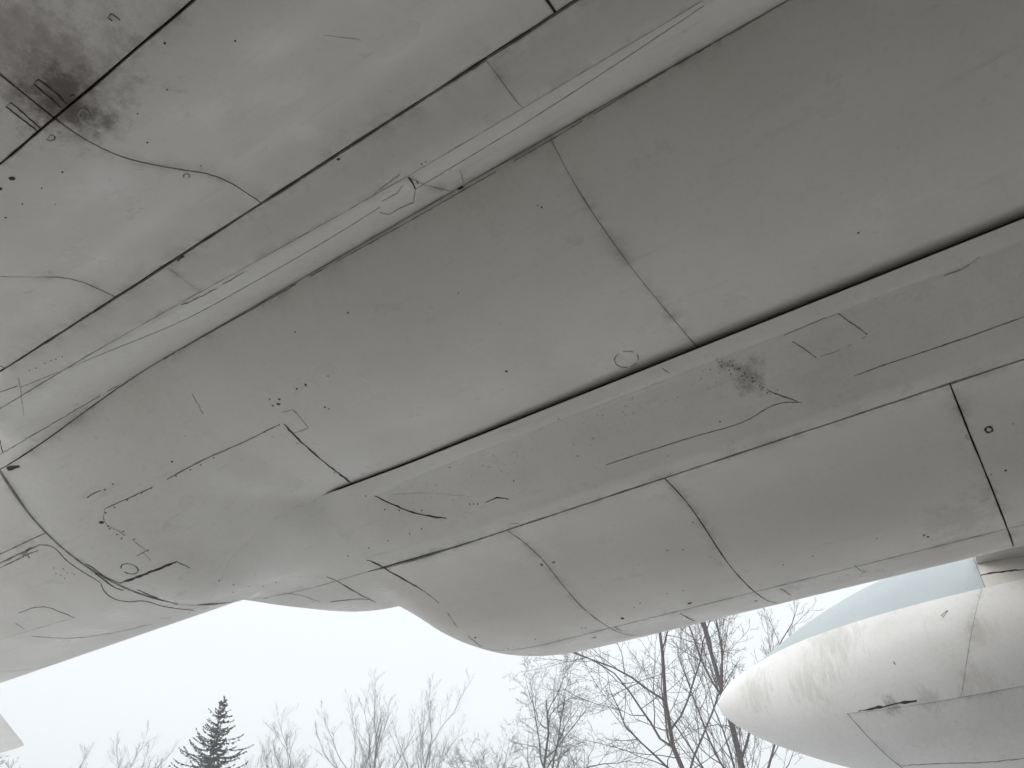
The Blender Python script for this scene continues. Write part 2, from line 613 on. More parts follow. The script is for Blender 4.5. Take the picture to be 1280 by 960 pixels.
STP = []
for px, py, rad, amt, rgb, seed, sg, vg in ((1040, 800, 0.30, 0.35, (0.36, 0.37, 0.31), 2.0, 1.4, 20), (1010, 850, 0.26, 0.3, (0.36, 0.36, 0.30), 5.0, 1.7, -5), (945, 862, 0.22, 0.28, (0.30, 0.30, 0.26), 8.0, 2.1, 0),
                                           (1115, 882, 0.09, 0.55, (0.20, 0.20, 0.16), 3.0, 1.0, -30), (1160, 874, 0.1, 0.3, (0.25, 0.24, 0.20), 13.0, .7, -30), (1228, 850, 0.14, 0.2, (0.42, 0.36, 0.29), 17.0, .4, -30), (1240, 905, 0.3, 0.12, (0.40, 0.35, 0.29), 21.0, .3, -50),
                                           (1150, 915, 0.25, 0.1, (0.42, 0.39, 0.34), 25.0, .8, -50), (1224, 790, 0.12, 0.25, (0.45, 0.40, 0.34), 29.0, .3, 0)):
    STP.append((tuple(on_section(px, py, make_pod_surface(POD_E), vg, sg, 8.0)), rad, amt, rgb, seed))

M = {}
GREY = (0.74, 0.72, 0.70)
M['skin'] = paint('aircraft_grey_paint', GREY, 0.55)
M['nacelle_skin'] = paint('nacelle_grey_paint', (0.745, 0.72, 0.70), 0.5, stains_sheen=ST + SHEEN)
M['far_nacelle_skin'] = paint('far_nacelle_paint', (0.745, 0.72, 0.695), 0.5, stains_sheen=STF)
M['fairing_skin'] = paint('fairing_paint', (0.765, 0.75, 0.73), 0.7, stains_sheen=STW)
M['gap'] = plain('joint_shadow_primer', (0.018, 0.016, 0.014), 0.9)
M['seam_dark'] = plain('black_sealant', (0.045, 0.04, 0.036), 0.8)
M['seam_mid'] = plain('grey_sealant', (0.20, 0.19, 0.175), 0.7, vary=0.5, scale=30)
M['seam_faint'] = plain('faded_sealant', (0.42, 0.41, 0.385), 0.6, vary=0.4, scale=30)
M['white_scuff'] = plain('white_scuff', (0.74, 0.74, 0.72), 0.5)
M['pod_white'] = paint('pod_white_paint', (0.86, 0.855, 0.85), 0.75, streak_axis=(6, 6, 0.5), stains_sheen=STP, stretch=(1, 1, 0.22), nsc=24.0, grime=(0.06, 0.05, 0.04), rough=0.5)
M['pod_blue'] = paint('pod_pale_blue_paint', (0.50, 0.555, 0.58), 0.4, streak_axis=(6, 6, 0.6), rough=0.45)
M['tail_white'] = paint('tailplane_paint', (0.83, 0.82, 0.81), 0.3)
M['tyre'] = plain('tyre_rubber', (0.03, 0.03, 0.03), 0.9)
M['steel'] = plain('gear_steel', (0.35, 0.36, 0.37), 0.45, 0.6)
M['bark'] = plain('bare_bark', (0.13, 0.118, 0.122), 0.9, vary=0.4, scale=25, bump=0.4)
M['bark_birch'] = plain('young_bark', (0.17, 0.155, 0.15), 0.9, vary=0.4, scale=25, bump=0.4)
M['needles'] = plain('spruce_needles', (0.045, 0.06, 0.055), 0.8, vary=0.45, scale=3)

# ------------------------------------------------------------------ ground
kg = NT('winter_ground')
tcg = kg.n('ShaderNodeTexCoord').outputs['Object']
cg = kg.mix(kg.ramp(kg.noise(tcg, 0.35, 6, 0.7), 0.38, 0.62), (0.62, 0.62, 0.61), (0.80, 0.80, 0.81))
cg = kg.mix(kg.ramp(kg.noise(tcg, 9, 5, 0.7), 0.4, 0.7, 0, 0.5), cg, (0.46, 0.44, 0.40))
kg.link(cg, kg.b.inputs['Base Color'])
kg.b.inputs['Roughness'].default_value = 0.95
gv, gf = [], []
GN = 40
GS = 260
for i in range(GN + 1):
    for j in range(GN + 1):
        fx, fy = (i / GN * 2 - 1), (j / GN * 2 - 1)
        x, y = GS * fx * abs(fx), GS * fy * abs(fy)
        gv.append((x, y, 0.0 if math.hypot(x, y) < 25 else 0.25 * math.sin(x * 0.05) * math.sin(y * 0.043) - 0.25))
for i in range(GN):
    for j in range(GN):
        a = i * (GN + 1) + j
        gf.append((a, a + GN + 1, a + GN + 2, a + 1))
tag(mesh_obj('ground', gv, gf, kg.m), kind='structure')

ka = NT('added_pad_dark')  # unseen dark pad, added to cut ground bounce under the aircraft
tca = ka.n('ShaderNodeTexCoord').outputs['Object']
ca = ka.mix(ka.ramp(ka.noise(tca, 0.8, 5, 0.65), 0.35, 0.65), (0.165, 0.155, 0.14), (0.245, 0.23, 0.21))
ka.link(ca, ka.b.inputs['Base Color'])
ka.b.inputs['Roughness'].default_value = 0.6
av = []
NA = 60
for ring_r in (0.0, 0.5, 1.0):
    for k in range(NA):
        a = 2 * math.pi * k / NA
        wob_ = 1 + 0.06 * math.sin(a * 3 + 1) + 0.04 * math.sin(a * 7)
        x = -8.5 + 13.5 * ring_r * wob_ * math.copysign(abs(math.cos(a)) ** 0.6, math.cos(a))
        y = 1.2 + 7.6 * ring_r * wob_ * math.copysign(abs(math.sin(a)) ** 0.6, math.sin(a))
        av.append((x, y, 0.004))
af = [(r_ * NA + k, r_ * NA + (k + 1) % NA, (r_ + 1) * NA + (k + 1) % NA, (r_ + 1) * NA + k) for r_ in (0, 1) for k in range(NA)]
tag(mesh_obj('added_dark_pad', av[NA - 1:NA] + av[1:], [q for q in af], ka.m, smooth=False), kind='structure')

# ------------------------------------------------------------------ aircraft
AC = empty('aircraft', (-2.5, -1.95, 0))
OFF['aircraft'] = tuple(AC.location)
tag(AC, 'large weathered pale grey jet aircraft seen from underneath, parked on the ground', 'aircraft')


FUS = backing(belly, AC, -9, 3.74, 2.0, 3.15, 260, 36, off=0.03, name='fuselage')
NAC1 = backing(near, AC, -9, 3.74, -2.2, 2.0, 160, 60, off=0.016, name='engine_nacelle')
NAC2 = backing(far, AC, -9, 3.76, 3.0, 6.5, 260, 60, off=0.016, name='engine_nacelle')
TAIL = backing(tailf, AC, 3.776, 17.4, -270, 90, 50, 64, off=0.02, name='rear_fuselage')

K = 'nacelle_skin'
# near nacelle: plates either side of the longitudinal joint A
for (a, b) in ((-9, -5), (-5, -0.9), (-0.9, 0.445), (0.445, 1.51), (1.51, 2.24), (2.24, 2.93)):
    mm = M[K]
    strong = lambda x: 0.0035 if x in (1.51, 0.445) else (0.0022 if x == 2.24 else 0.003)
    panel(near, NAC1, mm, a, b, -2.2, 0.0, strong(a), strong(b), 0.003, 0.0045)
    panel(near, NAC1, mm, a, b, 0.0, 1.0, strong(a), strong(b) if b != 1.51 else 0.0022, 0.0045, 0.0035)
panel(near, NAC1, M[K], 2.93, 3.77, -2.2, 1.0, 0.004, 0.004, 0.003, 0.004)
# fairing strip B - b - C on the near side
for (a, b) in ((-9, -4), (-4, 0.665), (0.665, 1.98), (1.98, 3.77)):
    g = 0.0008
    panel(near, NAC1, M['skin'], a, b, 1.0, 1.45, g if a != 2.93 else 0.004, g if b != 2.93 else 0.004, 0.0035, 0.0022)
for (a, b) in ((-9, -4), (-4, 1.10), (1.10, 3.77)):
    panel(near, NAC1, M['fairing_skin'], a, b, 1.45, 2.0, 0.0014, 0.0014, 0.0016, 0.0045, proud=0.001)
# belly doors and skins C - D; they stop a slot's width short of the fairing lip
lip = math.atan2(FAR_N(3.0)[1], FAR_N(3.0)[0]) + R(0.12)
U_SLOT = min(np.linspace(2.95, 3.14, 200), key=lambda u: abs(math.atan2(BEL_1(u)[1], BEL_1(u)[0]) - lip))
for (a, b, ga, gb) in ((-9, -4.5, .003, .003), (-4.5, 0.715, .003, 0.0012), (0.715, 2.72, 0.0012, 0.0), (2.72, 3.77, 0.0, 0.003)):
    panel(belly, FUS, M['skin' if b < 3 else 'fairing_skin'], a, b, 2.0, float(U_SLOT) if b < 3 else 3.0, ga, gb, 0.003, 0.0, nu=36)
# far fairing D - E
for (a, b) in ((-9, -4.0), (-4.0, s_frame)):
    panel(far, NAC2, M['fairing_skin'], a, b, 3.0, 4.0, 0.002, 0.003, 0.0, 0.0045, depth=0.004, ns=120, nu=34)
# far nacelle E - G - outer
EZ = lambda t: 1 - (1 - t) ** 2.6
seams = [(-9, .003), (-4.2, .003), (-0.08, 0.004), (1.143, 0.0035), (2.01, 0.0028)]
for k in range(len(seams) - 1):
    (a, ga), (b, gb) = seams[k], seams[k + 1]
    panel(far, NAC2, M['far_nacelle_skin'], a, b, 4.0, 5.0, ga, gb, 0.0045, 0.0035)
    panel(far, NAC2, M['far_nacelle_skin'], a, b, 5.0, 6.5, ga, gb, 0.0035, 0.003)
panel(far, NAC2, M['far_nacelle_skin'], 2.01, s_end, 4.0, 5.0, 0.0028, 0.0, 0.0045, 0.0035, ns=60, nu=44, ease=EZ)
panel(far, NAC2, M['far_nacelle_skin'], 2.01, s_end, 5.0, 6.5, 0.0028, 0.0, 0.0035, 0.003, ns=60, nu=44, ease=EZ)
panel(far, NAC2, M['skin'], s_end, s_frame, 4.0, 6.5, 0.0, 0.0, 0.0, 0.003, ns=40, nu=44, depth=0.03)
# rear fuselage: plates split by lengthwise joints
TS = [3.77, 5.6, 8.2, 11.0, 14.0, 17.4]
for i in range(len(TS) - 1):
    for (v0, v1) in ((-270, -180), (-180, -113), (-113, -40), (-40, 20), (20, 90)):
        panel(tailf, TAIL, M['skin'], TS[i], TS[i + 1], v0, v1, 0.003, 0.003, 0.002, 0.002, ns=24, nu=20)


def loft(name, rings, mat, parent, cap=True, cast=False):
    n = len(rings[0])
    vs = [p for r in rings for p in r]
    fs = []
    for i in range(len(rings) - 1):
        for j in range(n):
            fs.append((i * n + j, i * n + (j + 1) % n, (i + 1) * n + (j + 1) % n, (i + 1) * n + j))
    if cap:
        fs.append(tuple(range(n))[::-1])
        fs.append(tuple((len(rings) - 1) * n + j for j in range(n)))
    far_uv = [(9.0, 9.0)] * len(vs)
    o = mesh_obj(name, vs, fs, mat, parent, uvs={'edge_s': far_uv, 'edge_u': far_uv})
    if cast:
        b0 = len(SURF_V)
        SURF_V.extend(vs)
        SURF_F.extend([tuple(b0 + k for k in q) for q in fs])
    me = o.data
    import bmesh
    bm = bmesh.new()
    bm.from_mesh(me)
    bmesh.ops.recalc_face_normals(bm, faces=bm.faces)
    for e in bm.edges:
        if len(e.link_faces) == 2 and e.calc_face_angle() > R(40):
            e.smooth = False
    bm.to_mesh(me)
    bm.free()
    return o


def airfoil(chord, thick, n=14):
    """points (x from leading edge, z) closed loop"""
    up, lo = [], []
    for i in range(n + 1):
        x = 0.5 * (1 - math.cos(math.pi * i / n))
        t = 5 * thick * (0.2969 * math.sqrt(x) - 0.126 * x - 0.3516 * x * x + 0.2843 * x ** 3 - 0.1030 * x ** 4) + 0.004 / max(chord, .1) * x
        up.append((x * chord, t * chord))
        lo.append((x * chord, -t * chord))
    return up + lo[::-1][0:-1]


def flying_surface(name, mat, parent, stations):
    """stations: (e1, s of leading edge, chord, thickness ratio, up)"""
    rings = []
    for (e, le, ch, th, z) in stations:
        rings.append([(le + x, -e, CAM_Z + z + dz) for x, dz in airfoil(ch, th)])
    return loft(name, rings, mat, parent, cast=name == 'wing')


# front fuselage, spine over the wing, outlet rings of the two engines
loft('front_fuselage', [[tuple(nosef(s, 360 * j / 40)) for j in range(40)] for s in (-8.9, -11, -13, -14.5, -15.8, -16.8, -17.5, -17.9, -17.99)], M['skin'], AC)
loft('spine', [[(s, -(1.95 + 1.2 * math.cos(R(180 * j / 20))), CAM_Z + 3.0 + 1.35 * math.sin(R(180 * j / 20))) for j in range(21)] for s in (-9, -4, 0, 3.9)], M['skin'], AC)
WING = flying_surface('wing', M['skin'], AC, [(4.9, -6.2, 6.25, 0.10, 2.66), (POD_E, -5.4, 5.60, 0.095, 2.56), (9.0, -4.2, 4.9, 0.09, 2.48), (16.5, 0.6, 2.6, 0.08, 2.2)])
WING1 = flying_surface('wing', M['skin'], AC, [(-1.1, -6.2, 6.25, 0.10, 2.66), (-3.0, -5.4, 5.60, 0.095, 2.56), (-5.2, -4.2, 4.9, 0.09, 2.48), (-12.7, 0.6, 2.6, 0.08, 2.2)])

def build_pod(e0, mirror):
    P0 = make_pod_surface(e0)
    pod = loft('gear_pod', [[tuple(np.array(P0(s, 360 * j / 48)) * 1.0 + (np.array([0, -e0, POD_Z + CAM_Z]) - np.array([0, P0(s, 360 * j / 48)[1], P0(s, 360 * j / 48)[2]])) * 0.02)
                             for j in range(48)] for s in [-6.69, -6.5, -6, -5.2, -4.5, -3, -1.5, 0, .3, .6, .9, 1.2, 1.5, 1.7, 1.9, 2.05, 2.2, 2.3, 2.38]], M['gap'], AC)
    S_T = 2.418

    def side(lo_f, hi_f):
        def f(s, t):
            a, b = lo_f(s), hi_f(s)
            return P0(s, a + (b - a) * t)
        return f
    # angles: 0 faces the fuselage, 90 top, -90 underneath
    vd = lambda s: -30.0 - 1.5 * s
    up = side(lambda s: v_blue(s), lambda s: 180 - v_blue(s))
    lowb = side(lambda s: vd(s), lambda s: v_blue(s))
    backs = side(lambda s: 180 - v_blue(s), lambda s: 180 - vd(s))
    low1 = side(lambda s: -90.0, lambda s: vd(s))
    low2 = side(lambda s: 180 - vd(s), lambda s: 270.0)
    edge1 = lambda t: 1.30 - 0.28 * (1 - t)
    edge2 = lambda t: 1.30 - 0.28 * t
    EZT = lambda t: 1 - (1 - t) ** 1.9
    panel(up, pod, M['pod_blue'], 0.15, 1.97, 0, 1, 0.0015, 0.0, 0, 0, ns=40, nu=28, flip=True, name='upper_skin', rim=False)
    panel(up, pod, M['skin'], -4.4, 0.15, 0, 1, 0.003, 0.0015, 0, 0, ns=30, nu=28, flip=True, name='upper_skin', rim=False)
    for q in (lowb, backs):
        sl = (lambda t: 0.17 + 0.36 * (1 - t)) if q is lowb else (lambda t: 0.17 + 0.36 * t)
        panel(q, pod, M['pod_white'], sl, S_T, 0, 1, 0.0008, 0.0, 0, 0, ns=60, nu=30, flip=True, name='nose_skin', rim=False, ease=EZT)
        panel(q, pod, M['pod_white'], -4.4, sl, 0, 1, 0.003, 0.0008, 0, 0, ns=34, nu=24, flip=True, name='side_skin', rim=False)
    for q, ed, ga, gb in ((low1, edge1, 0.003, 0.0025), (low2, edge2, 0.0025, 0.003)):
        panel(q, pod, M['pod_white'], -4.4, ed, 0, 1, 0.003, 0.003, ga, gb, ns=44, nu=24, flip=True, name='gear_door', proud=-0.002)
        panel(q, pod, M['pod_white'], ed, S_T, 0, 1, 0.0, 0.0, 0, 0, ns=44, nu=24, flip=True, name='nose_skin', rim=False, ease=EZT)
    return pod


POD = build_pod(POD_E, False)
POD1 = build_pod(2 * 1.9 - POD_E, True)

# landing gear under the pods and the nose (outside the picture, it carries the aircraft)
def tube(p0, p1, r0, r1, n=12):
    p0, p1 = Vector(p0), Vector(p1)
    q = (p1 - p0).to_track_quat('Z', 'Y')
    vs = []
    for p, r in ((p0, r0), (p1, r1)):
        for j in range(n):
            vs.append(p + q @ Vector((r * math.cos(2 * math.pi * j / n), r * math.sin(2 * math.pi * j / n), 0)))
    fs = [(j, (j + 1) % n, n + (j + 1) % n, n + j) for j in range(n)] + [tuple(range(n))[::-1], tuple(range(n, 2 * n))]
    return vs, fs


def tubes(name, lst, mat, parent):
    V, F = [], []
    for t in lst:
        v, f = tube(*t)
        b = len(V)
        V += v
        F += [tuple(b + k for k in q) for q in f]
    return mesh_obj(name, V, F, mat, parent, smooth=False)


def wheel(x, y, r, wd, parent):
    prof = [(0.45 * r, -wd * 0.35), (0.7 * r, -wd * 0.5), (0.93 * r, -wd * 0.45), (r, -wd * 0.2), (r, wd * 0.2), (0.93 * r, wd * 0.45), (0.7 * r, wd * 0.5), (0.45 * r, wd * 0.35)]
    rings = [[(x + rr * math.cos(2 * math.pi * j / 28), y + yy, r + rr * math.sin(2 * math.pi * j / 28)) for rr, yy in prof] for j in range(28)]
    vs = [p for q in rings for p in q]
    m = len(prof)
    fs = [(i * m + j, i * m + (j + 1) % m, ((i + 1) % 28) * m + (j + 1) % m, ((i + 1) % 28) * m + j) for i in range(28) for j in range(m)]
    o = mesh_obj('wheel', vs, fs, M['tyre'], parent)
    return o


for e0 in (POD_E, 2 * 1.9 - POD_E):
    g = tubes('landing_gear', [((-2.2, -e0, CAM_Z + POD_Z - 0.5), (-2.2, -e0, 0.62), 0.13, 0.10), ((-2.85, -e0, 0.5), (-1.55, -e0, 0.5), 0.09, 0.09),
                               ((-2.85, -e0 - 0.42, 0.5), (-2.85, -e0 + 0.42, 0.5), 0.06, 0.06), ((-1.55, -e0 - 0.42, 0.5), (-1.55, -e0 + 0.42, 0.5), 0.06, 0.06),
                               ((-2.2, -e0, 2.0), (-3.1, -e0, CAM_Z + POD_Z - 0.55), 0.06, 0.06), ((-2.2, -e0, 0.62), (-2.2, -e0, 0.4), 0.11, 0.1)], M['steel'], AC)
    for sx in (-2.85, -1.55):
        for sy in (-0.36, 0.36):
            wheel(sx, -e0 + sy, 0.5, 0.26, g)
g = tubes('landing_gear', [((-12.5, -1.95, CAM_Z + 2.0), (-12.5, -1.95, 0.42), 0.11, 0.08), ((-12.5, -2.3, 0.42), (-12.5, -1.6, 0.42), 0.05, 0.05), ((-12.5, -1.95, 1.7), (-13.4, -1.95, CAM_Z + 2.0), 0.05, 0.05)], M['steel'], AC)
for sy in (-0.25, 0.25):
    wheel(-12.5, -1.95 + sy, 0.42, 0.2, g)

# tailplane: forward corner of its tip and a second point of its leading edge come from the photograph,
# their distance from the length of the rear fuselage
S_TIP = 13.6
r1, r2 = ray(31, 931), ray(0, 892)
k1 = S_TIP / r1.x
tip = CAM + r1 * k1
k2 = (tip.z - CAM_Z) / r2.z
le2 = CAM + r2 * k2
slope = (le2.x - tip.x) / (le2.y - tip.y)
tipe = -tip.y
STN = []
for e in (tipe, tipe - 0.12, tipe - 1.5, 2.1):
    le = tip.x + slope * (-(e) - tip.y)
    STN.append((e, le if e < tipe else le + 0.02, 1.35 + 0.32 * (tipe - e), 0.035 if e == tipe else 0.07, tip.z - CAM_Z))
flying_surface('tailplane', M['tail_white'], AC, STN)
flying_surface('tailplane', M['tail_white'], AC, [(4.2 - e, le, c, t, z) for (e, le, c, t, z) in STN])
rings = []
for (z, le, ch, th) in ((3.6, 10.6, 5.6, 0.05), (5.0, 12.2, 4.4, 0.06), (7.6, 14.9, 2.6, 0.06)):
    rings.append([(le + x, -2.1 + dz, CAM_Z + z) for x, dz in airfoil(ch, th)])
loft('fin', rings, M['tail_white'], AC)

# ------------------------------------------------------------------ marks, joints and fasteners on the skin
BV = BVHTree.FromPolygons([Vector(v) for v in SURF_V], SURF_F)


def hit(px, py):
    r = ray(px, py)
    loc, n, i, d = BV.ray_cast(CAM, r)
    if loc is None:
        return None
    if n.dot(r) > 0:
        n = -n
    return loc, n, d


def dens(pts, step=6.0, curve=True):
    """resample a pixel polyline (smoothed) to about one point every few pixels"""
    a = np.array(pts, float)
    if len(a) == 2 or not curve:
        out = []
        for i in range(len(a) - 1):
            m = max(1, int(np.linalg.norm(a[i + 1] - a[i]) / step))
            out += [a[i] + (a[i + 1] - a[i]) * k / m for k in range(m)]
        return out + [a[-1]]
    cum = np.concatenate([[0], np.cumsum(np.linalg.norm(np.diff(a, axis=0), axis=1))])
    f = hermite(np.column_stack([cum, a]))
    m = max(2, int(cum[-1] / step))
    return [f(cum[-1] * k / m) for k in range(m + 1)]


def owner(p):
    if p.x > 3.84:
        return TAIL
    e = -p.y
    if e > 5.3:
        return POD
    if e > 2.4:
        return NAC2
    if e > 1.28:
        return FUS
    return NAC1


def ribbon(pts, width, mat='seam_dark', name='seam', jit=0.45, curve=True, step=5.0, lift=0.0016, gaps=0.0, taper=True, wave=0.5):
    """line of sealant, dirt or a scratch lying on the skin; width in pixels of the photograph"""
    rnd = random.Random(int(pts[0][0] * 7 + pts[0][1] * 13 + width * 100))
    pp = dens(pts, step, curve)
    hs = []
    for k, q in enumerate(pp):
        q = (q[0] + rnd.uniform(-wave, wave), q[1] + rnd.uniform(-wave, wave)) if 0 < k < len(pp) - 1 else q
        hs.append(hit(q[0], q[1]))
    vs, fs = [], []
    prev = None
    n = len(hs)
    on = True
    for k in range(n):
        if gaps and rnd.random() < (gaps if on else 0.45):
            on = not on
        if hs[k] is None or not on:
            prev = None
            continue
        loc, nn, d = hs[k]
        nb = next((hs[j] for j in (k + 1, k - 1) if 0 <= j < n and hs[j]), None)
        if nb is None:
            continue
        tg = (nb[0] - loc) * (1 if nb is (hs[k + 1] if k + 1 < n else None) else -1)
        if tg.length > 0.4 or tg.length < 1e-6:
            prev = None
            continue
        sd = nn.cross(tg).normalized()
        # a line seen at a slant gets the width it needs on the skin, within reason
        wd = width * d / FPX * (1 + rnd.uniform(-jit, jit)) * 0.5
        if taper and (k < 2 or k > n - 3):
            wd *= 0.55
        b = len(vs)
        vs += [loc + sd * wd + nn * lift, loc - sd * wd + nn * lift, loc + sd * (wd + .0004) - nn * 0.002, loc - sd * (wd + .0004) - nn * 0.002]
        if prev is not None:
            a = prev
            fs += [(a, a + 1, b + 1, b), (a + 2, a, b, b + 2), (a + 1, a + 3, b + 3, b + 1)]
        prev = b
    # every unbroken stretch is an object of its own
    start = 0
    for i in range(3, len(fs) + 3, 3):
        if i >= len(fs) or fs[i][0] != fs[i - 3][3]:
            part = fs[start:i]
            lo = part[0][0]
            hi = max(max(q) for q in part)
            if part:
                mesh_obj(name, vs[lo:hi + 1], [tuple(k - lo for k in q) for q in part], M[mat], owner(vs[lo]))
            start = i


def dot(px, py, rad, mat='seam_dark', name='fastener', sides=10, squash=1.0):
    h = hit(px, py)
    if h is None:
        return
    loc, n, d = h
    q = n.to_track_quat('Z', 'Y')
    r = rad * 0.8 * d / FPX
    rnd = random.Random(int(px * 31 + py))
    vs = []
    for k, (rr, z) in enumerate(((1.0, -0.002), (1.0, 0.0012), (0.6, 0.002))):
        for j in range(sides):
            a = 2 * math.pi * j / sides
            x = r * rr * (1 + (0.25 * math.sin(a * 2 + px) if rad > 1.6 else 0))
            vs.append(loc + q @ Vector((x * math.cos(a), x * math.sin(a) * squash, z)))
    fs = [(k * sides + j, k * sides + (j + 1) % sides, (k + 1) * sides + (j + 1) % sides, (k + 1) * sides + j) for k in range(2) for j in range(sides)]
    fs.append(tuple(range(2 * sides, 3 * sides)))
    mesh_obj(name, vs, fs, M[mat], owner(loc))


def ring_mark(cx, cy, rx, ry, width, mat='seam_mid', gaps=0.1, a0=0, a1=360, rot=0):
    pts = []
    for k in range(25):
        a = R(a0 + (a1 - a0) * k / 24)
        x, y = rx * math.cos(a), ry * math.sin(a)
        pts.append((cx + x * math.cos(R(rot)) - y * math.sin(R(rot)), cy + x * math.sin(R(rot)) + y * math.cos(R(rot))))
    ribbon(pts, width, mat, 'ring_mark', gaps=gaps * 0.4, taper=False, wave=0.08, step=1.6)


# --- belly: bay frame and door outlines, left part
ribbon([(355, 530), (372, 548), (400, 573), (443, 607)], 2.0, 'seam_dark', 'door_joint')
ribbon([(131, 636), (190, 609), (250, 577), (310, 550), (340, 535), (350, 530)], 1.0, 'seam_mid', 'door_joint', gaps=0.03, wave=0.2)
ribbon([(352, 515), (366, 512), (386, 535), (368, 541)], 0.9, 'seam_faint', 'door_joint', curve=False)
ribbon([(131, 636), (130, 652), (150, 665), (172, 680), (186, 690)], 0.9, 'seam_faint', 'door_joint', gaps=0.3)
ribbon([(150, 729), (185, 716), (221, 702)], 3.0, 'seam_dark', 'door_joint')
ribbon([(221, 702), (237, 710)], 1.5, 'seam_dark', 'door_joint')
ribbon([(102, 703), (112, 707), (130, 720), (150, 729)], 1.4, 'seam_dark', 'door_joint', wave=0.1, jit=0.3)
ribbon([(102, 704), (125, 721), (150, 737), (170, 738)], 1.6, 'seam_dark', 'frame_joint', wave=0.1, jit=0.3)
ribbon([(172, 737), (195, 747), (222, 756)], 1.4, 'seam_dark', 'frame_joint', wave=0.1, jit=0.3)
ribbon([(48, 681), (62, 682), (85, 702), (125, 728)], 1.3, 'seam_mid', 'frame_joint', wave=0.1, jit=0.3)
ribbon([(126, 729), (129, 737), (140, 747), (160, 752), (178, 751), (205, 758), (243, 763)], 1.2, 'seam_dark', 'frame_joint', wave=0.1, jit=0.3)
ribbon([(0, 704), (25, 692), (50, 681)], 1.6, 'seam_mid', 'frame_joint')
ribbon([(0, 710), (30, 695), (48, 688)], 1.1, 'seam_mid', 'frame_joint')
ribbon([(28, 697), (34, 688), (44, 684)], 3.0, 'seam_mid', 'grime')
ribbon([(33, 690), (37, 698)], 2.0, 'seam_mid', 'grime')
ribbon([(3, 585), (10, 586), (17, 584), (25, 583)], 5.0, 'seam_dark', 'paint_chip', jit=0.7)
ribbon([(24, 766), (45, 759), (60, 759), (80, 767), (93, 772)], 1.0, 'seam_mid', 'ring_mark')
ribbon([(24, 766), (18, 776), (30, 786)], 0.8, 'seam_faint', 'ring_mark', gaps=.3)
ribbon([(0, 800), (35, 789), (80, 776), (95, 772)], 1.0, 'white_scuff', 'scuff')
ribbon([(40, 795), (80, 798), (130, 793), (190, 780)], 0.8, 'seam_faint', 'scuff')
ring_mark(162, 711, 11, 6, 1.2, 'seam_mid', 0.03, -200, 120, 15)
ribbon([(171, 695), (186, 687)], 1.2, 'seam_mid', 'mark')
ribbon([(178, 690), (188, 700)], 0.8, 'seam_faint', 'mark')
for q in ((67, 710), (70, 717), (76, 719), (81, 723), (84, 716), (90, 716), (93, 718), (79, 711)):
    dot(q[0], q[1], 0.9, 'seam_mid')
ribbon([(109, 622), (117, 617), (126, 613)], 1.6, 'seam_dark', 'paint_chip', gaps=0.3)
dot(127, 653, 3.0, 'seam_dark', 'paint_chip')
for q in ((135, 658), (137, 661), (146, 668), (152, 673), (154, 664), (168, 674), (132, 641), (143, 634), (159, 625), (177, 616), (189, 610), (220, 595), (238, 587), (251, 581), (267, 572),
          (131, 612), (141, 605), (300, 555), (331, 540), (349, 531), (372, 554), (398, 571), (418, 591), (274, 726), (292, 731), (312, 733), (329, 733), (345, 728), (291, 740), (205, 708)):
    dot(q[0], q[1], 1.1, 'seam_dark')
# drips in the paint
for q in ((348, 505, 2.6), (349, 499, 1.8), (337, 499, 1.2), (341, 507, 1.4), (371, 486, 1.6), (382, 481, 2.0), (406, 509, 1.6), (411, 511, 1.2), (215, 577, 1.6), (435, 391, 1.5), (369, 415, 1.2),
          (410, 470, 0.9), (573, 366, 1), (677, 259, 1.4), (672, 257, 1.0), (900, 527, 1.2), (1073, 291, 1.6), (633, 464, 2.2)):
    dot(q[0], q[1], q[2], 'seam_dark', 'paint_chip')
ribbon([(240, 492), (247, 505), (254, 517)], 0.9, 'seam_faint', 'scratch')
ring_mark(783, 449, 15, 10, 0.9, 'seam_mid', 0.18, 0, 360, -8)
# double edge along joint C
ribbon([(0, 568), (178, 464), (330, 378), (410, 333)], 1.0, 'seam_mid', 'seam', gaps=0.05)
ribbon([(415, 330), (500, 283), (600, 226), (690, 174), (800, 108), (980, 3)], 1.0, 'seam_mid', 'seam', gaps=0.03, wave=0.3)
ribbon([(566, 239), (579, 233)], 5.0, 'seam_dark', 'paint_chip', jit=0.6)
# --- near fairing strip
ribbon([(506, 217), (512, 223), (519, 236)], 2.2, 'seam_dark', 'patch_edge')
ribbon([(519, 236), (517, 253), (500, 260), (486, 268), (474, 265)], 1.2, 'seam_mid', 'patch_edge', curve=False)
ribbon([(520, 236), (662, 150), (760, 87), (880, 7)], 0.8, 'seam_faint', 'seam', wave=0.05, jit=0.3)
ribbon([(26, 484), (131, 441), (232, 399), (315, 354), (409, 300), (475, 259)], 0.8, 'seam_faint', 'seam', wave=0.05, jit=0.3)
ribbon([(467, 243), (500, 218), (503, 232), (497, 241), (478, 251)], 1.6, 'seam_faint', 'patch_edge', curve=False)
ribbon([(575, 213), (580, 229)], 0.9, 'seam_mid', 'patch_edge')
ribbon([(0, 490), (22, 482)], 1.2, 'seam_mid', 'seam')
ribbon([(23, 472), (25, 484), (30, 520)], 0.7, 'seam_faint', 'seam')
ribbon([(0, 550), (4, 566)], 1.6, 'seam_dark', 'seam')
for q in ((423, 199, 2.4), (522, 229, 1.4), (527, 205, 1.3), (532, 202, 1.0), (521, 227, 1.2), (37, 463, .8), (45, 460, .8), (56, 454, .8), (64, 451, .8), (70, 449, .8), (78, 446, .8)):
    dot(q[0], q[1], q[2], 'seam_dark')
ribbon([(140, 373), (146, 368)], 2.2, 'seam_dark', 'grime')
ribbon([(222, 326), (230, 320)], 4.5, 'seam_dark', 'paint_chip', jit=.6)
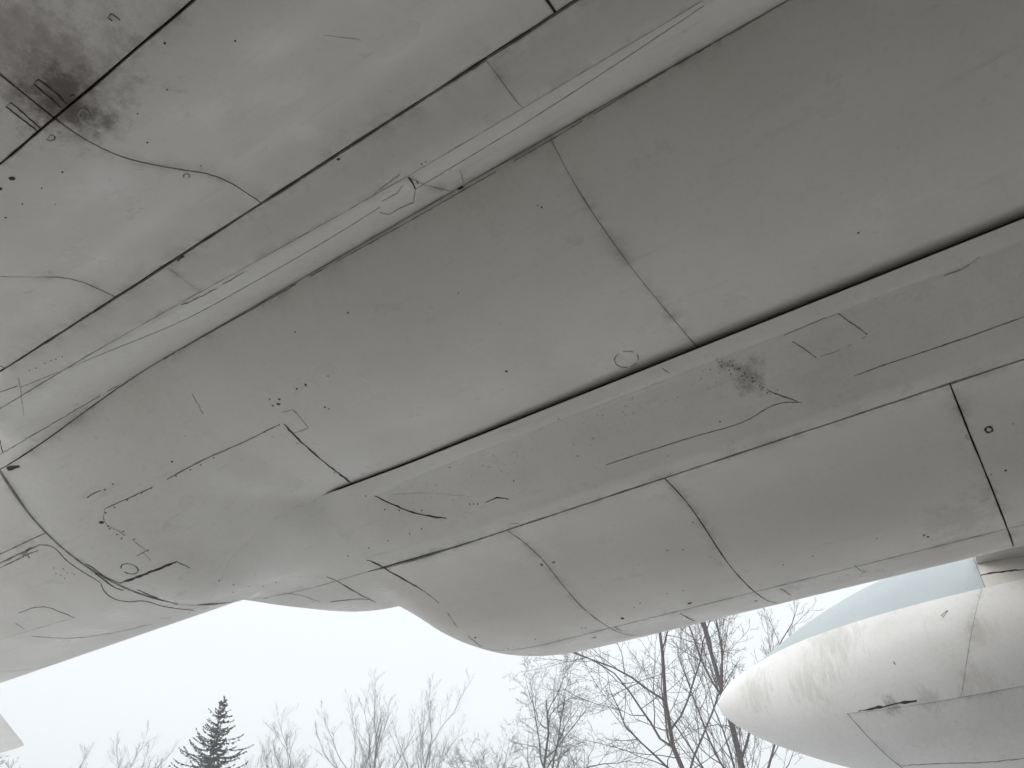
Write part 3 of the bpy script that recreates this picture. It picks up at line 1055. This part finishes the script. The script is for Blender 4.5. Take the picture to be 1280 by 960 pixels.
ribbon([(226, 381), (236, 378)], 3.0, 'seam_dark', 'paint_chip', jit=.6)
ribbon([(230, 380), (260, 366), (305, 340)], 1.5, 'seam_mid', 'seam', gaps=.1)
# --- near nacelle
ribbon([(14, 128), (7, 133), (46, 163), (98 / 2.0, 164)], 1.2, 'seam_dark', 'patch_edge', curve=False)
ribbon([(14, 128), (50, 160)], 1.2, 'seam_dark', 'patch_edge')
ribbon([(48, 99), (42, 105), (60, 120), (76, 134)], 1.8, 'seam_dark', 'patch_edge', curve=False)
ribbon([(48, 99), (66, 113), (84, 130)], 1.8, 'seam_dark', 'patch_edge')
ribbon([(139, 17), (135, 22), (140, 26)], 1.2, 'seam_dark', 'patch_edge', curve=False)
ribbon([(139, 17), (150, 25)], 1.0, 'seam_dark', 'patch_edge')
ribbon([(440, 47), (450, 50)], 1.0, 'white_scuff', 'scuff')
ribbon([(405, 44), (425, 47), (450, 50)], 1.2, 'white_scuff', 'scuff')
for q in ((15, 223, 3.6), (78, 215, 1.4), (206, 54, 1.6), (294, 51, 1.4), (209, 112, 1.0), (172, 142, 1.1), (184, 178, 1.3), (52, 235, .9), (28, 255, .9), (7, 272, 1.2), (251, 207, 1.0), (69, 255, .7), (1, 236, 2.0)):
    dot(q[0], q[1], q[2], 'seam_dark')
ring_mark(233, 220, 4, 3, 1.0, 'seam_mid', .1)
ribbon([(60, 172), (64, 168), (70, 172), (66, 176), (58, 174)], 1.2, 'seam_mid', 'grime')
ribbon([(88, 120), (92, 118), (96, 122)], 2.4, 'seam_dark', 'grime')
ring_mark(105, 143, 6, 6, 2.6, 'seam_mid', .1)
# --- far fairing strip
ribbon([(468, 620), (490, 630), (515, 640), (537, 645), (558, 648)], 1.8, 'seam_dark', 'seam')
ribbon([(607, 628), (622, 622), (628, 623), (636, 624)], 1.6, 'seam_dark', 'scratch')
ribbon([(490, 618), (530, 617), (590, 621)], 1.0, 'white_scuff', 'scuff')
ribbon([(758, 581), (800, 567), (870, 545), (930, 527), (975, 504), (1003, 503)], 0.9, 'seam_mid', 'seam', wave=0.2)
ribbon([(1068, 470), (1100, 458), (1160, 438), (1230, 414), (1280, 396)], 1.1, 'seam_mid', 'seam', wave=0.2)
ribbon([(980, 419), (1010, 406), (1047, 392)], 1.2, 'seam_mid', 'patch_edge')
ribbon([(1047, 392), (1066, 405), (1084, 418)], 1.3, 'seam_mid', 'patch_edge')
ribbon([(990, 427), (1005, 436), (1020, 447)], 1.6, 'seam_mid', 'patch_edge')
ribbon([(1025, 446), (1060, 433), (1082, 420)], 0.7, 'seam_faint', 'patch_edge', gaps=.2)
ribbon([(1180, 345), (1210, 332), (1225, 321)], 1.2, 'seam_faint', 'scratch')
ribbon([(960, 488), (975, 494), (998, 502)], 1.2, 'seam_mid', 'seam', gaps=.1)
ribbon([(828, 460), (836, 466)], 1.6, 'seam_mid', 'scratch')
rs = random.Random(5)
for k in range(46):
    t = rs.random()
    dot(897 + 70 * t + rs.gauss(0, 3), 450 + 44 * t + rs.gauss(0, 3.0), rs.uniform(0.5, 1.3), 'seam_mid', 'paint_chip', sides=7)
for k in range(60):
    x = rs.uniform(520, 900)
    dot(x, 600 - (x - 520) * 0.38 + rs.gauss(12, 14), rs.uniform(0.4, 0.9), rs.choice(('seam_mid', 'seam_faint')), 'paint_chip', sides=6)
for q in ((698, 524), (722, 570), (642, 601), (562, 584), (527, 638), (481, 637), (499, 638), (435, 695), (461, 685), (485, 676), (512, 667), (527, 661), (587, 630), (592, 630), (597, 630), (457, 620)):
    dot(q[0], q[1], 1.1, 'seam_dark')
ribbon([(458, 700), (470, 704), (490, 716), (510, 727), (528, 738)], 2.0, 'seam_dark', 'seam')
ribbon([(528, 738), (548, 753), (565, 775), (575, 788)], 1.0, 'seam_faint', 'seam', gaps=.2)
ribbon([(585, 795), (592, 801), (602, 808)], 1.5, 'seam_mid', 'seam')
ribbon([(408, 721), (430, 731), (450, 743), (470, 753)], 1.8, 'seam_mid', 'seam')
ribbon([(408, 753), (440, 749), (462, 749)], 1.2, 'seam_mid', 'seam', gaps=.15)
ribbon([(330, 748), (360, 742), (400, 752)], 0.9, 'seam_faint', 'seam')
ribbon([(635, 656), (645, 654), (652, 658)], 1.0, 'seam_faint', 'patch_edge')
# --- far nacelle
for q in ((677, 706, 2.6), (692, 703, 2.4), (834, 688, 1.2), (778, 773, 3.0), (835, 570, 0.8), (800, 754, 1.0), (862, 754, 3.0), (854, 738, 1.1), (793, 759, .9), (854, 687, 1.2), (945, 751, 2.2), (834, 742, .8), (1016, 695, 1.1),
          (979, 706, 1.0), (866, 653, 1.0), (743, 797, 2.2), (727, 785, .9), (732, 785, 1.0), (669, 799, 1.2), (635, 810, 1.4), (1096, 673, .9), (1160, 671, 1.8), (1155, 669, 2.4), (1239, 593, .9), (1257, 588, 1.6), (594, 797, 1.8)):
    dot(q[0], q[1], q[2], 'seam_mid' if q[2] in (2.6, 2.4) else 'seam_dark')
ring_mark(1236, 537, 4.5, 3.5, 1.8, 'seam_dark', .05)
ring_mark(1211, 546, 4, 3, 0.9, 'seam_faint', .2)
ribbon([(850, 766), (860, 772), (868, 776)], 1.5, 'seam_dark', 'scratch')
ribbon([(1068, 706), (1075, 712), (1082, 715)], 1.3, 'seam_mid', 'scratch')
ribbon([(975, 736), (983, 740), (988, 744)], 1.6, 'seam_mid', 'grime')
ribbon([(768, 783), (776, 788), (786, 794)], 1.2, 'seam_mid', 'scratch')
# --- pod
ribbon([(1073, 889), (1090, 886), (1110, 882), (1128, 878), (1146, 876)], 2.2, 'seam_dark', 'grime', jit=.6)
ribbon([(1128, 957), (1180, 954), (1230, 953), (1280, 948)], 0.9, 'seam_mid', 'seam')
ribbon([(1176, 770), (1184, 763), (1178, 772)], 1.0, 'seam_mid', 'scratch')
ribbon([(1226, 719), (1250, 715), (1280, 712)], 2.2, 'seam_dark', 'seam')
ribbon([(1117, 827), (1119, 831)], 1.6, 'seam_mid', 'scratch')

# ------------------------------------------------------------------ trees
class TubeMesh:
    def __init__(self):
        self.v, self.f = [], []

    def add(self, pts, rads, sides):
        b0 = len(self.v)
        n = len(pts)
        for i in range(n):
            t = (pts[min(i + 1, n - 1)] - pts[max(i - 1, 0)])
            t.normalize()
            a = t.cross(Vector((0.3, 0.7, 0.2)))
            a.normalize()
            b = t.cross(a)
            for j in range(sides):
                c = 2 * math.pi * j / sides
                self.v.append(pts[i] + (a * math.cos(c) + b * math.sin(c)) * rads[i])
        for i in range(n - 1):
            for j in range(sides):
                p, q = b0 + i * sides + j, b0 + i * sides + (j + 1) % sides
                self.f.append((p, q, q + sides, p + sides))


def bare_tree(loc, height, label, seed, spread=0.5, stems=1, lean=(0, 0), fork=0.35, up=0.5, density=1.0, thick=1.0, mat='bark', depth=4, wander=0.16, group=None, name='bare_tree', crown_from=0.28):
    rnd = random.Random(seed)
    root = empty(name, loc)
    OFF[root.name] = tuple(loc)
    tag(root, label, 'tree', group)
    tr, cr = TubeMesh(), TubeMesh()
    base = Vector(loc) - Vector((0, 0, 0.35))

    def branch(p, d, length, r, lvl):
        n = {0: 12, 1: 8, 2: 6, 3: 5, 4: 4}[lvl]
        pts, rads, dirs = [p.copy()], [r], [d.copy()]
        tip = 0.0035 if lvl else 0.02
        for i in range(n):
            d = d + Vector((rnd.gauss(0, wander), rnd.gauss(0, wander), rnd.gauss(0, wander * 0.7) + up * (0.10 if lvl else 0.06)))
            d.normalize()
            p = p + d * (length / n)
            pts.append(p.copy())
            dirs.append(d.copy())
            t = (i + 1) / n
            rads.append(r * (1 - t) ** 0.8 * 0.92 + tip * t + (0.02 * r if t < 1 else 0))
        (tr if lvl == 0 else cr).add(pts, rads, {0: 9, 1: 6, 2: 4, 3: 3, 4: 3}[lvl])
        if lvl >= depth:
            return
        cnt = {0: 16, 1: 10, 2: 7, 3: 4}[lvl] * density
        cnt = max(2, int(cnt * rnd.uniform(0.8, 1.2)))
        t0 = crown_from if lvl == 0 else 0.18
        az = rnd.random() * 6.28
        for k in range(cnt):
            t = t0 + (1 - t0) * (k + rnd.random()) / cnt
            x = t * n
            i = min(int(x), n - 1)
            q = pts[i].lerp(pts[i + 1], x - i)
            dd = dirs[i]
            az += 2.4 + rnd.gauss(0, 0.5)
            a = dd.cross(Vector((0.21, 0.13, 0.97)) if abs(dd.z) < 0.95 else Vector((1, 0, 0)))
            a.normalize()
            b = dd.cross(a)
            ang = spread * rnd.uniform(0.75, 1.3) * (1.15 if lvl else 1.0)
            nd = dd * math.cos(ang) + (a * math.cos(az) + b * math.sin(az)) * math.sin(ang)
            ll = length * rnd.uniform(0.30, 0.52) * (1.12 - 0.62 * t) * (1 if lvl else 1.05)
            rr = min(rads[i] * 0.55, 0.0115 * ll * thick + 0.002)
            branch(q, nd, ll, max(rr, 0.0030), lvl + 1)
    for k in range(stems):
        d = Vector((lean[0] + rnd.gauss(0, 0.10 if stems > 1 else 0.02), lean[1] + rnd.gauss(0, 0.10 if stems > 1 else 0.02), 1)).normalized()
        off = Vector((rnd.gauss(0, 0.28), rnd.gauss(0, 0.28), 0)) if stems > 1 else Vector((0, 0, 0))
        branch(base + off, d, height * (rnd.uniform(0.80, 0.96) if stems > 1 else 0.95), 0.0100 * height * thick * (0.75 if stems > 1 else 1), 0)
    mesh_obj('trunk', tr.v, tr.f, M[mat], root)
    mesh_obj('crown', cr.v, cr.f, M[mat], root)
    return root


def place(px, py, dist):
    """ground position and height of a tree whose top is seen at a pixel"""
    p = at_ground(px, py, dist)
    return (p.x, p.y, -0.05), elev_z(px, py, dist)


def spruce(px, py, dist, label, seed):
    loc, h = place(px, py, dist)
    rnd = random.Random(seed)
    root = empty('spruce_tree', loc)
    OFF[root.name] = tuple(loc)
    tag(root, label, 'tree')
    tr = TubeMesh()
    b = Vector(loc)
    lx, ly = rnd.gauss(0, .1), rnd.gauss(0, .1)
    n = 14
    pts = [b + Vector((lx * math.sin(i / n * 4), ly * math.sin(i / n * 3), h * i / n - 0.3 * (i == 0))) for i in range(n + 1)]
    tr.add(pts, [0.012 * h * (1 - i / n) + 0.012 for i in range(n + 1)], 8)
    V, F = [], []
    br = TubeMesh()

    def sprig(p, d, l, wd):
        # a spray of needles: two crossed thin blades hanging a little
        s1 = d.cross(Vector((0, 0, 1)))
        if s1.length < 1e-3:
            s1 = Vector((1, 0, 0))
        s1.normalize()
        for sv in (s1, (s1 * 0.3 + Vector((0, 0, 1))).normalized()):
            k = len(V)
            V.extend([p - sv * wd * 0.5, p + d * l * 0.6 - sv * wd * 0.6, p + d * l, p + d * l * 0.6 + sv * wd * 0.6, p + sv * wd * 0.5])
            F.append((k, k + 1, k + 2, k + 3, k + 4))
    z = h * 0.10
    while z < h * 0.985:
        t = z / h
        L = (0.30 * h * (1 - t) ** 0.95) * rnd.uniform(0.4, 1.15) * 1.9 + 0.05
        nb = 5 if t < 0.9 else 4
        a0 = rnd.random() * 6.28
        for k in range(nb):
            a = a0 + 6.283 * k / nb + rnd.gauss(0, 0.25)
            l = L * rnd.uniform(0.55, 1.15)
            out = Vector((math.cos(a), math.sin(a), 0))
            rise = 0.45 * (t - 0.35)
            m = max(4, int(l / 0.16))
            p = b + Vector((0, 0, z + rnd.gauss(0, .08)))
            bp, brd = [p.copy()], [0.03 * (1 - t) + 0.008]
            for q in range(m):
                f = (q + 1) / m
                dirv = (out + Vector((rnd.gauss(0, .07), rnd.gauss(0, .07), rise - 0.55 * math.sin(f * 2.2) * (1 - t * .6) + 0.75 * f * f))).normalized()
                p = p + dirv * (l / m)
                bp.append(p.copy())
                brd.append((0.03 * (1 - t) + 0.008) * (1 - f) + 0.004)
                side = dirv.cross(Vector((0, 0, 1))).normalized()
                for _ in range(4):
                    sgn = rnd.choice((-1, 1))
                    dd = (dirv * rnd.uniform(0.3, 1.0) + side * sgn * rnd.uniform(0.2, 0.9) + Vector((0, 0, rnd.uniform(-0.95, 0.15)))).normalized()
                    sprig(p - dirv * rnd.random() * l / m, dd, rnd.uniform(0.12, 0.34) * (0.6 + 0.6 * (1 - f)) * (1.15 - 0.6 * t), rnd.uniform(0.03, 0.075))
            br.add(bp, brd, 4)
        z += rnd.uniform(0.16, 0.34) * (0.55 + 0.5 * (1 - t))
    for k in range(9):
        sprig(b + Vector((0, 0, h * (0.95 + 0.05 * rnd.random()))), Vector((rnd.gauss(0, .5), rnd.gauss(0, .5), 1)).normalized(), 0.28, 0.04)
    mesh_obj('trunk', tr.v, tr.f, M['bark'], root)
    mesh_obj('branches', br.v, br.f, M['bark'], root)
    mesh_obj('crown', V, F, M['needles'], root, smooth=False)
    return root


G_ = 'bare trees beyond the aircraft'
loc, h = place(40, 868, 30)
bare_tree(place(-30, 868, 30)[0], h * 0.93, 'bare tree whose slender twigs show behind the tailplane tip', 11, spread=0.42, up=0.7, group=G_)
loc, h = place(85, 934, 62)
bare_tree(loc, h, 'low twiggy bare tree between the tailplane tip and the spruce', 12, spread=0.38, stems=3, up=0.9, density=1.25, group=G_)
loc, h = place(140, 945, 75)
bare_tree(loc, h, 'faint distant bare tree next to the low twiggy one', 13, spread=0.4, up=0.8, group=G_)
loc, h = place(205, 932, 66)
bare_tree(loc, h, 'thin bare tree just beside the spruce, lower than it', 14, spread=0.36, stems=2, up=0.9, group=G_)
spruce(281, 871, 52, 'dark green spruce tree with drooping branches, the only conifer', 21)
loc, h = place(338, 892, 60)
bare_tree(loc, h, 'slim bare tree standing alone between spruce and upright birch-like trees', 15, spread=0.36, up=0.85, mat='bark_birch', group=G_)
loc, h = place(445, 866, 55)
bare_tree(loc, h, 'tall narrow bare tree with upright twigs, nearer to the spruce of a pair', 16, spread=0.36, up=0.95, stems=2, mat='bark_birch', group=G_)
loc, h = place(500, 874, 56)
bare_tree(loc, h, 'narrow upright bare tree of a pair, the one nearer to the bushy tree', 17, spread=0.38, up=0.9, stems=2, mat='bark_birch', group=G_)
loc, h = place(612, 880, 40)
bare_tree(loc, h, 'bushy bare tree with dense curved twigs beneath the nacelle end', 18, spread=0.62, up=0.45, density=1.3, wander=0.22, group=G_)
loc, h = place(700, 838, 36)
bare_tree(loc, h, 'wide dense bare tree beside the large dark-limbed tree', 19, spread=0.66, up=0.4, density=1.25, wander=0.22, group=G_)
loc, h = place(815, 700, 24)
bare_tree((loc[0], loc[1], loc[2]), h, 'large bare tree with dark forking limbs rising behind the nacelle', 31, spread=0.72, up=0.35, thick=0.68, wander=0.17, group=G_)
loc, h = place(880, 640, 25)
bare_tree(loc, h, 'tall straight bare tree with dark trunk just beside the pod nose', 32, spread=0.5, up=0.6, thick=0.72, wander=0.1, group=G_)
loc, h = place(975, 690, 34)
bare_tree(loc, h, 'bare tree standing behind the white pod, twigs showing above it', 33, spread=0.5, up=0.6, group=G_)

# ------------------------------------------------------------------ thin winter mist
hv = [(x, y, z) for z in (-1.6, 32.0) for (x, y) in ((-270, -270), (270, -270), (270, 270), (-270, 270))]
hf = [(3, 2, 1, 0), (4, 5, 6, 7), (0, 1, 5, 4), (1, 2, 6, 5), (2, 3, 7, 6), (3, 0, 4, 7)]
km = bpy.data.materials.new('winter_mist')
km.use_nodes = True
km.node_tree.nodes.remove(km.node_tree.nodes['Principled BSDF'])
pv = km.node_tree.nodes.new('ShaderNodeVolumePrincipled')
pv.inputs['Color'].default_value = (1.0, 1.0, 1.0, 1)
pv.inputs['Density'].default_value = 0.004
km.node_tree.links.new(pv.outputs[0], km.node_tree.nodes['Material Output'].inputs['Volume'])
tag(mesh_obj('haze', hv, hf, km, smooth=False), kind='stuff')
